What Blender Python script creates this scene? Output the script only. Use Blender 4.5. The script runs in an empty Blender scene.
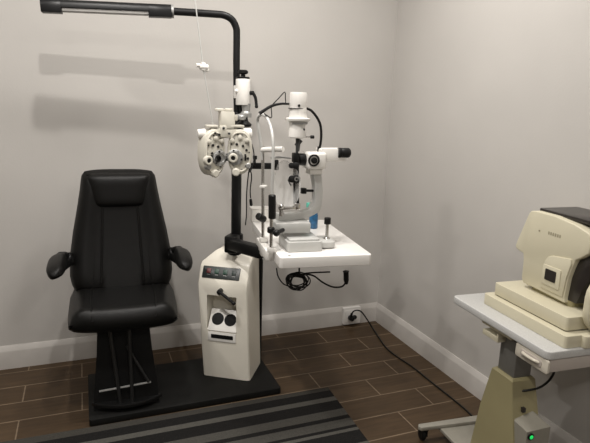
import bpy, bmesh, math, random
from mathutils import Vector, Matrix
random.seed(7)
S = bpy.context.scene
C = S.collection
PI = math.pi
V = Vector

# ------------------------------------------------------------------ camera
FPX, YAW, PITCH, ROLL, CH = 535.07, -0.3805, 0.2131, 0.0334, 1.4
Fw = V((-math.sin(YAW)*math.cos(PITCH), math.cos(YAW)*math.cos(PITCH), -math.sin(PITCH)))
R0 = V((math.cos(YAW), math.sin(YAW), 0)); U0 = R0.cross(Fw)
Rt = R0*math.cos(ROLL) + U0*math.sin(ROLL); Up = -R0*math.sin(ROLL) + U0*math.cos(ROLL)
CAM = V((0, 0, CH))
cd = bpy.data.cameras.new('camera'); cam = bpy.data.objects.new('camera', cd); C.objects.link(cam)
cd.sensor_width = 36; cd.lens = FPX/590*36; cd.clip_start = 0.02
M3 = Matrix((Rt, Up, -Fw)).transposed()
cam.matrix_world = Matrix.Translation(CAM) @ M3.to_4x4()
S.camera = cam

def ray(u, v): return Fw + Rt*((u-295)/FPX) - Up*((v-221.5)/FPX)
def W(u, v, y):                      # measured point at depth y
    d = ray(u, v); return CAM + d*(y/d.y)
def Z(u, v, z):                      # measured point at height z
    d = ray(u, v); return CAM + d*((z-CH)/d.z)

# ------------------------------------------------------------------ materials
def mat(name, col, rough=0.5, metal=0.0, noise=0.06, nscale=30, bump=0.0, bscale=200, spec=0.5, coat=0.0):
    m = bpy.data.materials.new(name); m.use_nodes = True
    n = m.node_tree; b = n.nodes['Principled BSDF']
    b.inputs['Roughness'].default_value = rough; b.inputs['Metallic'].default_value = metal
    b.inputs['Specular IOR Level'].default_value = spec
    b.inputs['Coat Weight'].default_value = coat
    tc = n.nodes.new('ShaderNodeTexCoord'); t = n.nodes.new('ShaderNodeTexNoise')
    t.inputs['Scale'].default_value = nscale; t.inputs['Detail'].default_value = 4
    n.links.new(tc.outputs['Object'], t.inputs['Vector'])
    r = n.nodes.new('ShaderNodeValToRGB')
    r.color_ramp.elements[0].position = .3; r.color_ramp.elements[1].position = .7
    r.color_ramp.elements[0].color = [c*(1-noise) for c in col] + [1]
    r.color_ramp.elements[1].color = [min(1, c*(1+noise)) for c in col] + [1]
    n.links.new(t.outputs['Fac'], r.inputs['Fac']); n.links.new(r.outputs['Color'], b.inputs['Base Color'])
    if bump:
        t2 = n.nodes.new('ShaderNodeTexNoise'); t2.inputs['Scale'].default_value = bscale
        n.links.new(tc.outputs['Object'], t2.inputs['Vector'])
        bp = n.nodes.new('ShaderNodeBump'); bp.inputs['Strength'].default_value = bump; bp.inputs['Distance'].default_value = .002
        n.links.new(t2.outputs['Fac'], bp.inputs['Height']); n.links.new(bp.outputs['Normal'], b.inputs['Normal'])
    return m

WALL = mat('wall_paint', (.50, .480, .453), .75, noise=.025, nscale=3, bump=.15, bscale=90)
CEIL = mat('ceiling_paint', (.6, .58, .55), .9, noise=.02)
BASE = mat('baseboard_paint', (.52, .495, .465), .45, noise=.05, nscale=8)
LEATHER = mat('black_leather', (.0045, .0043, .004), .40, noise=.15, nscale=40, bump=.35, bscale=350, spec=.22)
BLACKP = mat('black_plastic', (.006, .006, .006), .42, noise=.1, spec=.3)
BLACKM = mat('black_powder_coat', (.007, .007, .0075), .42, noise=.1, spec=.3)
MATTE = mat('black_rubber', (.005, .005, .005), .6, noise=.15, spec=.25)
DECK = mat('black_deck', (.006, .006, .0055), .6, noise=.2, nscale=10, bump=.3, spec=.2)
DARKM = mat('dark_metal', (.05, .05, .05), .35, metal=.7)
CHROME = mat('chrome', (.62, .61, .59), .22, metal=1)
GREYM = mat('grey_metal', (.36, .36, .35), .4, metal=.5)
CREAM = mat('ivory_enamel', (.86, .82, .72), .35, noise=.03, nscale=6)
WHITE = mat('white_enamel', (.82, .80, .76), .3, noise=.02, nscale=8)
TABLEW = mat('white_laminate', (.86, .84, .81), .32, noise=.015, nscale=6)
PHORO = mat('phoropter_enamel', (.60, .575, .50), .35, noise=.05, nscale=20)
SLIT = mat('pale_grey_enamel', (.52, .52, .50), .35, noise=.03)
AGED = mat('aged_beige_plastic', (.58, .54, .405), .45, noise=.03, nscale=7)
AGED2 = mat('olive_beige_plastic', (.30, .265, .145), .45, noise=.04, nscale=7)
BROWN = mat('smoked_brown_plastic', (.022, .018, .016), .3, noise=.1)
CARTTOP = mat('speckled_grey_laminate', (.50, .50, .485), .35, noise=.10, nscale=260)
DRAWER = mat('drawer_plastic', (.44, .395, .355), .4, noise=.03)
DRAWERF = mat('drawer_front_plastic', (.55, .51, .43), .35, noise=.03)
BOXC = mat('grey_beige_plastic', (.25, .235, .195), .45, noise=.03)
FOOTC = mat('cart_foot_enamel', (.27, .255, .215), .4, noise=.05)
COLG = mat('grey_column_steel', (.17, .165, .15), .4, noise=.05, metal=.3)
OUT = mat('socket_plastic', (.75, .73, .70), .4, noise=.02)
TEAL = mat('teal_plastic', (.10, .42, .33), .35)
BLUE = mat('blue_label', (.015, .10, .22), .3, noise=.35, nscale=60)
REDB = mat('red_button', (.11, .012, .012), .4)
GREENB = mat('green_button', (.018, .06, .04), .4)
GREYB = mat('grey_button', (.03, .045, .04), .4)
PANEL = mat('dark_panel', (.016, .022, .021), .35, noise=.1)
PRINT = mat('faded_print', (.33, .30, .21), .5)
DIFF = mat('lamp_diffuser', (.36, .35, .335), .5)

def emit(name, col, s):
    m = bpy.data.materials.new(name); m.use_nodes = True; b = m.node_tree.nodes['Principled BSDF']
    b.inputs['Base Color'].default_value = (*col, 1); b.inputs['Emission Color'].default_value = (*col, 1)
    b.inputs['Emission Strength'].default_value = s
    return m
LED = emit('green_led', (.01, .55, .10), .9)

def clear(name):
    m = bpy.data.materials.new(name); m.use_nodes = True; n = m.node_tree; b = n.nodes['Principled BSDF']
    b.inputs['Base Color'].default_value = (.9, .9, .88, 1); b.inputs['Roughness'].default_value = .16  # whitish colour stands in for glare reflected off the clear sheet
    lw = n.nodes.new('ShaderNodeLayerWeight'); lw.inputs['Blend'].default_value = .4
    mr = n.nodes.new('ShaderNodeMapRange'); mr.inputs['To Min'].default_value = .16; mr.inputs['To Max'].default_value = .42
    n.links.new(lw.outputs['Facing'], mr.inputs['Value']); n.links.new(mr.outputs['Result'], b.inputs['Alpha'])
    return m
CLEAR = clear('clear_acrylic_glare')

def tile_mat():
    m = bpy.data.materials.new('brown_plank_tile'); m.use_nodes = True; n = m.node_tree; b = n.nodes['Principled BSDF']
    tc = n.nodes.new('ShaderNodeTexCoord'); mp = n.nodes.new('ShaderNodeMapping'); mp.vector_type = 'POINT'
    mp.inputs['Location'].default_value = (-.144+.463*10, 1.4012+.1588*4, 0)
    n.links.new(tc.outputs['Object'], mp.inputs['Vector'])
    br = n.nodes.new('ShaderNodeTexBrick')
    br.offset = .438; br.offset_frequency = 2; br.squash = 1
    br.inputs['Scale'].default_value = 1; br.inputs['Mortar Size'].default_value = .0032; br.inputs['Mortar Smooth'].default_value = .2
    br.inputs['Brick Width'].default_value = .463; br.inputs['Row Height'].default_value = .1588; br.inputs['Bias'].default_value = 0
    br.inputs['Color1'].default_value = (.053, .0325, .0165, 1); br.inputs['Color2'].default_value = (.067, .042, .022, 1)
    br.inputs['Mortar'].default_value = (.175, .128, .085, 1)
    n.links.new(mp.outputs['Vector'], br.inputs['Vector'])
    mp2 = n.nodes.new('ShaderNodeMapping'); mp2.inputs['Scale'].default_value = (3, 26, 1)
    n.links.new(tc.outputs['Object'], mp2.inputs['Vector'])
    ns = n.nodes.new('ShaderNodeTexNoise'); ns.inputs['Scale'].default_value = 2.0; ns.inputs['Detail'].default_value = 6; ns.inputs['Distortion'].default_value = .6
    n.links.new(mp2.outputs['Vector'], ns.inputs['Vector'])
    mr = n.nodes.new('ShaderNodeMapRange'); mr.inputs['From Min'].default_value = .3; mr.inputs['From Max'].default_value = .7
    mr.inputs['To Min'].default_value = .78; mr.inputs['To Max'].default_value = 1.22
    n.links.new(ns.outputs['Fac'], mr.inputs['Value'])
    mx = n.nodes.new('ShaderNodeMix'); mx.data_type = 'RGBA'; mx.blend_type = 'MULTIPLY'; mx.inputs['Factor'].default_value = 1
    n.links.new(br.outputs['Color'], mx.inputs['A']); n.links.new(mr.outputs['Result'], mx.inputs['B'])
    n.links.new(mx.outputs['Result'], b.inputs['Base Color'])
    b.inputs['Roughness'].default_value = .5; b.inputs['Specular IOR Level'].default_value = .3
    bp = n.nodes.new('ShaderNodeBump'); bp.inputs['Strength'].default_value = .4; bp.inputs['Distance'].default_value = .002; bp.invert = True
    n.links.new(br.outputs['Fac'], bp.inputs['Height']); n.links.new(bp.outputs['Normal'], b.inputs['Normal'])
    return m
TILE = tile_mat()

def rug_mat(y0, bands):
    m = bpy.data.materials.new('striped_rug_weave'); m.use_nodes = True; n = m.node_tree; b = n.nodes['Principled BSDF']
    tc = n.nodes.new('ShaderNodeTexCoord'); sp = n.nodes.new('ShaderNodeSeparateXYZ')
    n.links.new(tc.outputs['Object'], sp.inputs[0])
    mr = n.nodes.new('ShaderNodeMapRange'); mr.inputs['From Min'].default_value = y0; mr.inputs['From Max'].default_value = y0-1.0
    n.links.new(sp.outputs['Y'], mr.inputs['Value'])
    r = n.nodes.new('ShaderNodeValToRGB'); r.color_ramp.interpolation = 'CONSTANT'
    el = r.color_ramp.elements
    while len(el) > 1: el.remove(el[-1])
    el[0].position = 0; el[0].color = bands[0][1]
    for p, c in bands[1:]:
        e = el.new(p); e.color = c
    n.links.new(mr.outputs['Result'], r.inputs['Fac'])
    ns = n.nodes.new('ShaderNodeTexNoise'); ns.inputs['Scale'].default_value = 180
    n.links.new(tc.outputs['Object'], ns.inputs['Vector'])
    m2 = n.nodes.new('ShaderNodeMapRange'); m2.inputs['To Min'].default_value = .7; m2.inputs['To Max'].default_value = 1.3
    n.links.new(ns.outputs['Fac'], m2.inputs['Value'])
    mx = n.nodes.new('ShaderNodeMix'); mx.data_type = 'RGBA'; mx.blend_type = 'MULTIPLY'; mx.inputs['Factor'].default_value = 1
    n.links.new(r.outputs['Color'], mx.inputs['A']); n.links.new(m2.outputs['Result'], mx.inputs['B'])
    n.links.new(mx.outputs['Result'], b.inputs['Base Color']); b.inputs['Roughness'].default_value = .95
    b.inputs['Specular IOR Level'].default_value = .1
    bp = n.nodes.new('ShaderNodeBump'); bp.inputs['Strength'].default_value = .5; bp.inputs['Distance'].default_value = .003
    n.links.new(ns.outputs['Fac'], bp.inputs['Height']); n.links.new(bp.outputs['Normal'], b.inputs['Normal'])
    return m

# ------------------------------------------------------------------ mesh helpers
ROOTM = {}
def frame(z, x=None):                # rotation matrix whose Z column is z
    z = V(z).normalized()
    x = V(x) if x is not None else (V((1, 0, 0)) if abs(z.x) < .9 else V((0, 1, 0)))
    y = z.cross(x).normalized(); x = y.cross(z).normalized()
    return Matrix((x, y, z)).transposed()

def smooth_path(pts, n=6):           # Catmull-Rom
    P = [V(p) for p in pts]; P = [P[0]*2-P[1]] + P + [P[-1]*2-P[-2]]
    out = []
    for i in range(1, len(P)-2):
        a, b, c, d = P[i-1:i+3]
        for k in range(n):
            t = k/n
            out.append(.5*((2*b)+(c-a)*t+(2*a-5*b+4*c-d)*t*t+(3*b-a-3*c+d)*t**3))
    out.append(P[-2]); return out

class MB:
    def __init__(s): s.bm = bmesh.new()
    def add(s, bm, M=None):
        if M is not None: bmesh.ops.transform(bm, matrix=M, verts=bm.verts)
        me = bpy.data.meshes.new('t'); bm.to_mesh(me); bm.free(); s.bm.from_mesh(me); bpy.data.meshes.remove(me); return s
    def box(s, c, d, rot=None, bev=0, seg=2):
        bm = bmesh.new(); bmesh.ops.create_cube(bm, size=1)
        bmesh.ops.scale(bm, vec=V(d), verts=bm.verts)
        if bev: bmesh.ops.bevel(bm, geom=bm.edges[:], offset=bev, segments=seg, affect='EDGES', profile=.5)
        M = Matrix.Translation(V(c))
        if rot is not None: M = M @ rot.to_4x4()
        return s.add(bm, M)
    def bar(s, a, b, w, h, up=(0, 0, 1), bev=0):   # box from a to b
        a, b = V(a), V(b); d = b-a; y = d.normalized(); x = y.cross(V(up)).normalized(); z = x.cross(y)
        return s.box((a+b)/2, (w, d.length, h), Matrix((x, y, z)).transposed(), bev)
    def lathe(s, prof, o, axis=(0, 0, 1), seg=24, sx=1, sy=1, x=None):
        bm = bmesh.new(); rings = []
        for r, h in prof:
            if r < 1e-6: rings.append([bm.verts.new((0, 0, h))])
            else: rings.append([bm.verts.new((r*sx*math.cos(2*PI*k/seg), r*sy*math.sin(2*PI*k/seg), h)) for k in range(seg)])
        for A, B in zip(rings, rings[1:]):
            for k in range(seg):
                q = (k+1) % seg
                if len(A) == 1 and len(B) == 1: continue
                if len(A) == 1: bm.faces.new((A[0], B[q], B[k]))
                elif len(B) == 1: bm.faces.new((A[k], A[q], B[0]))
                else: bm.faces.new((A[k], A[q], B[q], B[k]))
        if len(rings[0]) > 1: bm.faces.new(rings[0][::-1])
        if len(rings[-1]) > 1: bm.faces.new(rings[-1])
        bmesh.ops.recalc_face_normals(bm, faces=bm.faces)
        return s.add(bm, Matrix.Translation(V(o)) @ frame(axis, x).to_4x4())
    def cyl(s, a, b, r, r2=None, seg=20, bev=0):
        a, b = V(a), V(b); L = (b-a).length; r2 = r if r2 is None else r2
        if bev: p = [(r-bev, 0), (r-bev*.3, bev*.3), (r, bev), (r2, L-bev), (r2-bev*.3, L-bev*.3), (r2-bev, L)]
        else: p = [(r, 0), (r2, L)]
        return s.lathe(p, a, b-a, seg)
    def ring(s, o, axis, r, ri, t, seg=28):
        bm = bmesh.new(); R = []
        for rr, h in ((ri, 0), (r, 0), (r, t), (ri, t)):
            R.append([bm.verts.new((rr*math.cos(2*PI*k/seg), rr*math.sin(2*PI*k/seg), h)) for k in range(seg)])
        for i in range(4):
            A, B = R[i], R[(i+1) % 4]
            for k in range(seg):
                q = (k+1) % seg; bm.faces.new((A[k], A[q], B[q], B[k]))
        bmesh.ops.recalc_face_normals(bm, faces=bm.faces)
        return s.add(bm, Matrix.Translation(V(o)) @ frame(axis).to_4x4())
    def tube(s, pts, r, seg=10, n=0):
        if n: pts = smooth_path(pts, n)
        pts = [V(p) for p in pts]; bm = bmesh.new(); rings = []
        t0 = (pts[1]-pts[0]).normalized(); x = frame(t0).col[0]
        for i, p in enumerate(pts):
            t = (pts[min(i+1, len(pts)-1)]-pts[max(i-1, 0)]).normalized()
            x = (x - t*x.dot(t)).normalized(); y = t.cross(x)
            rr = r(i/(len(pts)-1)) if callable(r) else r
            rings.append([bm.verts.new(p+(x*math.cos(2*PI*k/seg)+y*math.sin(2*PI*k/seg))*rr) for k in range(seg)])
        for A, B in zip(rings, rings[1:]):
            for k in range(seg): bm.faces.new((A[k], A[(k+1) % seg], B[(k+1) % seg], B[k]))
        bm.faces.new(rings[0][::-1]); bm.faces.new(rings[-1])
        return s.add(bm)
    def ball(s, c, r, rot=None, seg=20):
        bm = bmesh.new(); bmesh.ops.create_uvsphere(bm, u_segments=seg, v_segments=seg//2, radius=1)
        rr = r if hasattr(r, '__len__') else (r, r, r)
        bmesh.ops.scale(bm, vec=V(rr), verts=bm.verts)
        M = Matrix.Translation(V(c))
        if rot is not None: M = M @ rot.to_4x4()
        return s.add(bm, M)
    def prism(s, poly, o, x, y, depth, bev=0, seg=2):   # poly in (x,y) axes at o, extruded along x cross y by depth
        x, y = V(x).normalized(), V(y).normalized(); z = x.cross(y)
        bm = bmesh.new(); A = [bm.verts.new((a, b, 0)) for a, b in poly]; B = [bm.verts.new((a, b, depth)) for a, b in poly]
        n = len(poly)
        for k in range(n): bm.faces.new((A[k], A[(k+1) % n], B[(k+1) % n], B[k]))
        bm.faces.new(A[::-1]); bm.faces.new(B)
        bmesh.ops.recalc_face_normals(bm, faces=bm.faces)
        if bev: bmesh.ops.bevel(bm, geom=bm.edges[:], offset=bev, segments=seg, affect='EDGES', profile=.5, clamp_overlap=True)
        return s.add(bm, Matrix.Translation(V(o)) @ Matrix((x, y, z)).transposed().to_4x4())
    def loft(s, rings):                  # list of equal-length vertex rings, capped
        bm = bmesh.new(); R = [[bm.verts.new(V(p)) for p in r] for r in rings]; n = len(R[0])
        for A, B in zip(R, R[1:]):
            for k in range(n): bm.faces.new((A[k], A[(k+1) % n], B[(k+1) % n], B[k]))
        bm.faces.new(R[0][::-1]); bm.faces.new(R[-1])
        bmesh.ops.recalc_face_normals(bm, faces=bm.faces)
        return s.add(bm)
    def build(s, name, m, parent=None, sub=0, ang=.6, **kw):
        for f in s.bm.faces: f.smooth = True
        for e in s.bm.edges: e.smooth = e.calc_face_angle(0) < ang
        if parent is not None:
            r = parent
            while r.parent: r = r.parent
            if r in ROOTM: bmesh.ops.transform(s.bm, matrix=ROOTM[r].inverted(), verts=s.bm.verts)
        me = bpy.data.meshes.new(name); s.bm.to_mesh(me); s.bm.free(); me.materials.append(m)
        o = bpy.data.objects.new(name, me); C.objects.link(o); o.parent = parent
        if sub:
            md = o.modifiers.new('sub', 'SUBSURF'); md.levels = sub; md.render_levels = sub
        for k, v in kw.items(): o[k] = v
        return o

def tag(o, label, cat, group=None):
    o['label'] = label; o['category'] = cat
    if group: o['group'] = group
    return o
def thing(name, loc, label, cat, rz=0):
    o = bpy.data.objects.new(name, None); C.objects.link(o); o.empty_display_size = .1
    o.location = loc; o.rotation_euler = (0, 0, rz)
    ROOTM[o] = Matrix.Translation(V(loc)) @ Matrix.Rotation(rz, 4, 'Z')
    return tag(o, label, cat)
def rrect(x0, y0, x1, y1, r, n=5):
    P = []
    for cx, cy, a in ((x1-r, y1-r, 0), (x0+r, y1-r, 90), (x0+r, y0+r, 180), (x1-r, y0+r, 270)):
        for k in range(n+1):
            t = math.radians(a+90*k/n); P.append((cx+r*math.cos(t), cy+r*math.sin(t)))
    return P

# ------------------------------------------------------------------ room
YB, XR = 2.954, 1.7986
XL, YF, HC = -2.5, -2.3, 2.7
def struct(name, m, c, d, bev=0):
    o = MB().box(c, d, bev=bev).build(name, m); o['kind'] = 'structure'; return o
struct('floor', TILE, ((XL+XR)/2, (YF+YB)/2, -.05), (XR-XL+.4, YB-YF+.4, .1)).location = (0, 0, 0)
struct('ceiling', CEIL, ((XL+XR)/2, (YF+YB)/2, HC+.05), (XR-XL+.4, YB-YF+.4, .1))
struct('wall_back', WALL, ((XL+XR)/2, YB+.05, HC/2), (XR-XL+.2, .1, HC))
struct('wall_right', WALL, (XR+.05, (YF+YB)/2, HC/2), (.1, YB-YF, HC))
struct('wall_left', WALL, (XL-.05, (YF+YB)/2, HC/2), (.1, YB-YF, HC))
struct('wall_front', WALL, ((XL+XR)/2, YF-.05, HC/2), (XR-XL+.2, .1, HC))
bh = .1247
bprof = [(0, 0), (.018, 0), (.018, bh-.030), (.0165, bh-.024), (.007, bh-.004), (.005, bh), (0, bh)]
b1 = MB().prism(bprof, (XR, YB, 0), (0, -1, 0), (0, 0, 1), XR-XL).build('baseboard_back', BASE); b1['kind'] = 'structure'
b2 = MB().prism(bprof, (XR, YF, 0), (-1, 0, 0), (0, 0, 1), YB-YF-.018).build('baseboard_right', BASE); b2['kind'] = 'structure'

# ------------------------------------------------------------------ rug
g_ = (.082, .079, .070, 1); k_ = (.013, .0125, .012, 1); c_ = (.050, .047, .041, 1); m_ = (.066, .063, .056, 1)
RUGM = rug_mat(2.245, [(0, c_), (.040, k_), (.100, g_), (.135, k_), (.210, m_), (.264, k_), (.291, m_), (.346, k_), (.365, g_), (.383, k_), (.47, g_), (.53, k_), (.6, m_)])
rp = [(-1.15, .9), (1.035, .9), (1.104, 2.234), (-1.15, 2.262)]
rug = MB().prism(rp, (0, 0, .0005), (1, 0, 0), (0, 1, 0), .007, .002).build('striped_rug', RUGM)
tag(rug, 'charcoal and grey striped rug on the tiles in front of the black platform', 'rug')

# ------------------------------------------------------------------ platform
plat = MB().prism(rrect(-.03, 2.258, .86, 2.69, .012), (0, 0, .0005), (1, 0, 0), (0, 1, 0), .0315, .004).build('floor_platform', DECK)
tag(plat, 'low black platform slab on the floor under the chair and the ivory cabinet', 'platform')
PZ = .032

# ------------------------------------------------------------------ exam chair
cx = .135
chair = thing('exam_chair', (cx, 2.45, PZ), 'black padded leather exam chair with headrest and armrests standing on the black platform', 'chair')
def sheet(fn, nu, nv):                 # closed cushion: fn(u,v,side) -> point
    bm = bmesh.new(); A = [[bm.verts.new(fn(i/nu, j/nv, 1)) for j in range(nv+1)] for i in range(nu+1)]
    B = [[bm.verts.new(fn(i/nu, j/nv, -1)) for j in range(nv+1)] for i in range(nu+1)]
    for i in range(nu):
        for j in range(nv):
            bm.faces.new((A[i][j], A[i+1][j], A[i+1][j+1], A[i][j+1])); bm.faces.new((B[i][j], B[i][j+1], B[i+1][j+1], B[i+1][j]))
    for i in range(nu):
        bm.faces.new((A[i][0], B[i][0], B[i+1][0], A[i+1][0])); bm.faces.new((A[i][nv], A[i+1][nv], B[i+1][nv], B[i][nv]))
    for j in range(nv):
        bm.faces.new((A[0][j], A[0][j+1], B[0][j+1], B[0][j])); bm.faces.new((A[nu][j], B[nu][j], B[nu][j+1], A[nu][j+1]))
    bmesh.ops.recalc_face_normals(bm, faces=bm.faces); return bm
def lerp(a, b, t): return a+(b-a)*t
def pw(tab, t):
    for (a, x), (b, y) in zip(tab, tab[1:]):
        if t <= b: return lerp(x, y, (t-a)/(b-a))
    return tab[-1][1]
# backrest: height z from .50 (t=0) to 1.115 (t=1); leans back
BW = [(0, .205), (.06, .226), (.14, .236), (.3, .234), (.5, .216), (.7, .194), (.85, .179), (.94, .172), (.975, .168), (1, .155)]
def back_y(t): return 2.585 + .13*t + .02*math.sin(PI*t)
def back_pt(u, v, side):
    t = v; w = pw(BW, t); a = (u*2-1)
    x = cx + w*a
    e = max(0, 1-abs(a)**4)**.5 * max(0, 1-abs(2*t-1)**8)**.5
    bol = .022*math.exp(-((abs(a)-.80)/.22)**2)          # raised side bolsters
    th = .042*e + .006
    z =   .50 + .572*t - .010*(a**4)*(1 if t > .5 else 0)*((t-.5)*2)
    y = back_y(t)
    seam = 0
    return V((x, y - (th+bol*e if side > 0 else -th*.8), z))
mb = MB(); mb.add(sheet(back_pt, 28, 28)); backrest = mb.build('backrest', LEATHER, chair, ang=1.2)
def pad(x0b, x1b, x0t, x1t, z0, z1, th, off, nu=18, nv=14, pz=4):
    def f(u, v, side):
        a = 2*u-1; b = 2*v-1
        # rounded-rectangle parametrisation
        x = lerp(lerp(x0b, x1b, u), lerp(x0t, x1t, u), v); z = lerp(z0, z1, v)
        x = lerp(x, cx, .09*abs(b)**6); z = lerp(z, (z0+z1)/2, .06*abs(a)**6)
        t = (z-.50)/.572
        e = max(0, 1-abs(a)**pz)**.5*max(0, 1-abs(b)**pz)**.5
        return V((x, back_y(t)-off-(th*e if side > 0 else -.01), z))
    return sheet(f, nu, nv)
mb = MB(); mb.add(pad(cx-.114, cx+.114, cx-.154, cx+.154, .895, 1.058, .034, .036, pz=5)); mb.build('headrest', LEATHER, chair, ang=1.2)
mb = MB(); mb.add(pad(cx-.102, cx+.102, cx-.082, cx+.082, .47, .93, .012, .036, pz=10)); mb.build('back_panel', LEATHER, chair, ang=1.2)
for sgn in (-1, 1):
    for k in (0, .034):
        pts = [V((cx+sgn*(lerp(.096, .080, t)+k), back_y((lerp(.555, .90, t)-.5)/.572)-.050+.004*(k > 0), lerp(.555, .90, t))) for t in [i/8 for i in range(9)]]
        MB().tube(pts, .0055, 8).build('piping', LEATHER, chair)
# seat cushion
def seat_pt(u, v, side):
    a = 2*u-1; b = v                    # v: 0 front .. 1 back
    w = .230 + .012*b
    x = cx + w*a*(1-.05*(1-b)**6)
    y = 2.222 + .40*b + .02*a*a*(1-b)**3
    e = max(0, 1-abs(a)**5)**.5
    fr = max(0, 1-(1-min(1, b/.12))**2)**.5       # rounded front roll
    top = .468 + .072*e*(.35+.65*fr)*(1-.18*b) + .012*math.exp(-((abs(a)-.78)/.18)**2)*e
    bot = .432 + .028*(1-fr) + .020*(1-e)
    return V((x, y, top if side > 0 else bot))
mb = MB(); mb.add(sheet(seat_pt, 26, 24)); seat = mb.build('seat', LEATHER, chair, ang=1.2)
for sgn in (-1, 1):
    MB().tube([seat_pt(.5+sgn*.29, b, 1)+V((0, 0, .001)) for b in [i/14 for i in range(0, 14)]], .004, 8).build('seat_piping', LEATHER, seat)
MB().box((cx, 2.45, .424), (.20, .30, .028), bev=.006).build('seat_pan', BLACKP, chair)
for sgn in (-1, 1):
    ax = cx + sgn*.262
    br = MB()
    br.tube([(cx+sgn*.215, 2.62, .64), (cx+sgn*.245, 2.60, .68), (ax, 2.52, .705)], .02, 12, 4)
    br.lathe([(.028, -.014), (.032, -.008), (.032, .008), (.028, .014)], (cx+sgn*.238, 2.605, .665), (1, 0, 0), 20)
    br.bar((cx+sgn*.236, 2.60, .655), (ax-sgn*.01, 2.47, .672), .03, .04, bev=.006)
    arm = br.build('armrest', BLACKP, chair)
    # pad as lofted superellipse along y, tilted outward
    rings = []
    for i in range(15):
        t = i/14; y = 2.295+.245*t; k = max(.03, (1-abs(2*t-1)**3.2))**.5
        wx, wz = .038*k, .028*k; zc = .722-.010*(1-t)*(1-t)*2
        ring = []
        for j in range(18):
            q = 2*PI*j/18; c, s_ = math.cos(q), math.sin(q)
            px_ = wx*abs(c)**.62*(1 if c > 0 else -1); pz_ = wz*abs(s_)**.62*(1 if s_ > 0 else -1)
            tl = -sgn*.36
            ring.append(V((ax+px_*math.cos(tl)-pz_*math.sin(tl)+sgn*.006, y, zc+px_*math.sin(tl)+pz_*math.cos(tl))))
        rings.append([p - V((0, 0, .022)) for p in ring])
    MB().loft(rings).build('arm_pad', LEATHER, arm, ang=1.2)
    MB().lathe([(.008, 0), (.008, .008), (.004, .012)], (cx+sgn*.214, 2.50, .45), (sgn, 0, 0), 12).build('side_bolt', CHROME, chair, label='chrome bolt head')
# pedestal cover
prs = [[(cx-.115, 2.345, .425), (cx+.105, 2.345, .425), (cx+.105, 2.56, .425), (cx-.115, 2.56, .425)],
       [(cx-.122, 2.338, .30), (cx+.115, 2.338, .30), (cx+.115, 2.565, .30), (cx-.122, 2.565, .30)],
       [(cx-.140, 2.325, .12), (cx+.135, 2.325, .12), (cx+.135, 2.58, .12), (cx-.140, 2.58, .12)],
       [(cx-.145, 2.32, PZ+.001), (cx+.142, 2.32, PZ+.001), (cx+.142, 2.585, PZ+.001), (cx-.145, 2.585, PZ+.001)]]
MB().loft(prs).build('pedestal', MATTE, chair, ang=.9)
# footrest
foot = [(cx-.155+.31*i/16, 2.335-.062*math.sin(PI*i/16)**.7) for i in range(17)]
fr = MB().prism(foot, (0, 0, PZ+.018), (1, 0, 0), (0, 1, 0), .02, .004).build('footrest', BLACKP, chair)
MB().tube([(cx-.118, 2.312, .13), (cx+.105, 2.312, .145)], .005, 8).build('crossbar', GREYM, fr, label='thin grey metal crossbar')
for xa, xb in ((cx-.062, cx-.030), (cx+.018, cx+.022)):
    MB().tube([(xa, 2.325, .405), (xb, 2.300, PZ+.035)], .0085, 10).build('footrest_rod', DARKM, fr, label='dark metal rod')
MB().tube([(cx+.005, 2.325, .33), (cx+.095, 2.305, .15)], .006, 8).build('footrest_brace', DARKM, fr)

chair.rotation_euler.z = math.radians(-3.2); chair.location.x += .008

# ------------------------------------------------------------------ examination stand (cabinet + pole + lamp)
SRZ = math.radians(-33)
SX = V((math.cos(SRZ), math.sin(SRZ), 0)); SY = V((-math.sin(SRZ), math.cos(SRZ), 0)); SZ = V((0, 0, 1))
SO = V((.509, 2.496, PZ+.001))                    # front left bottom corner of cabinet
PX_, PY_ = .704, 2.56                             # pole axis
stand = thing('examination_stand', (SO.x, SO.y, 0), 'ivory instrument cabinet with tall black lamp pole on the black platform beside the chair', 'examination stand')
def SP(x, d, z): return SO + SX*x + SY*d + SZ*(z-PZ-.001)
w = .252
# body: side profile lofted across the width, rounded shoulders; recess is cut as real opening
side = [(.012, PZ+.001, .007, .255), (0, .20, 0, .25), (.002, .50, -.017, .238), (.005, .535, -.019, .238), (.012, .552, -.019, .238), (.050, .618, -.022, .237),
        (.064, .632, -.020, .236), (.16, .668, .020, .236), (.21, .676, .040, .236), (.222, .662, .040, .238), (.225, .50, .0, .24), (.225, .20, 0, .25), (.225, PZ+.001, .007, .255)]
rings = []
for t in [0, .02, .07, .5, .93, .98, 1]:
    dz = {0: .016, .02: .006}.get(min(t, round(1-t, 3)), 0); di = {0: .012, .02: .004}.get(min(t, round(1-t, 3)), 0)
    rings.append([SP(lerp(xl, xr, t), lerp(d, .112, di/.112), (z-dz) if z > .53 else z) for d, z, xl, xr in side])
MB().loft(rings).build('cabinet_body', CREAM, stand, ang=.7)
body = stand.children[0]
# cut the instrument bay with a boolean baked in at build time
cut = MB().prism(rrect(.032, .295, .184, .474, .006), SP(0, .095, PZ+.001)-SZ*PZ, SX, SZ, .2)
cutter = cut.build('cutter', CREAM)
cutter.matrix_world = Matrix.Identity(4)
md = body.modifiers.new('b', 'BOOLEAN'); md.object = cutter; md.operation = 'DIFFERENCE'; md.solver = 'EXACT'
bpy.context.view_layer.update()
dg = bpy.context.evaluated_depsgraph_get()
nm = bpy.data.meshes.new_from_object(body.evaluated_get(dg)); body.modifiers.clear(); body.data = nm
bpy.data.objects.remove(cutter)
bb = bmesh.new(); bb.from_mesh(body.data)
for e in bb.edges: e.smooth = e.calc_face_angle(0) < .5
for f in bb.faces: f.smooth = True
bb.to_mesh(body.data); bb.free()
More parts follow.
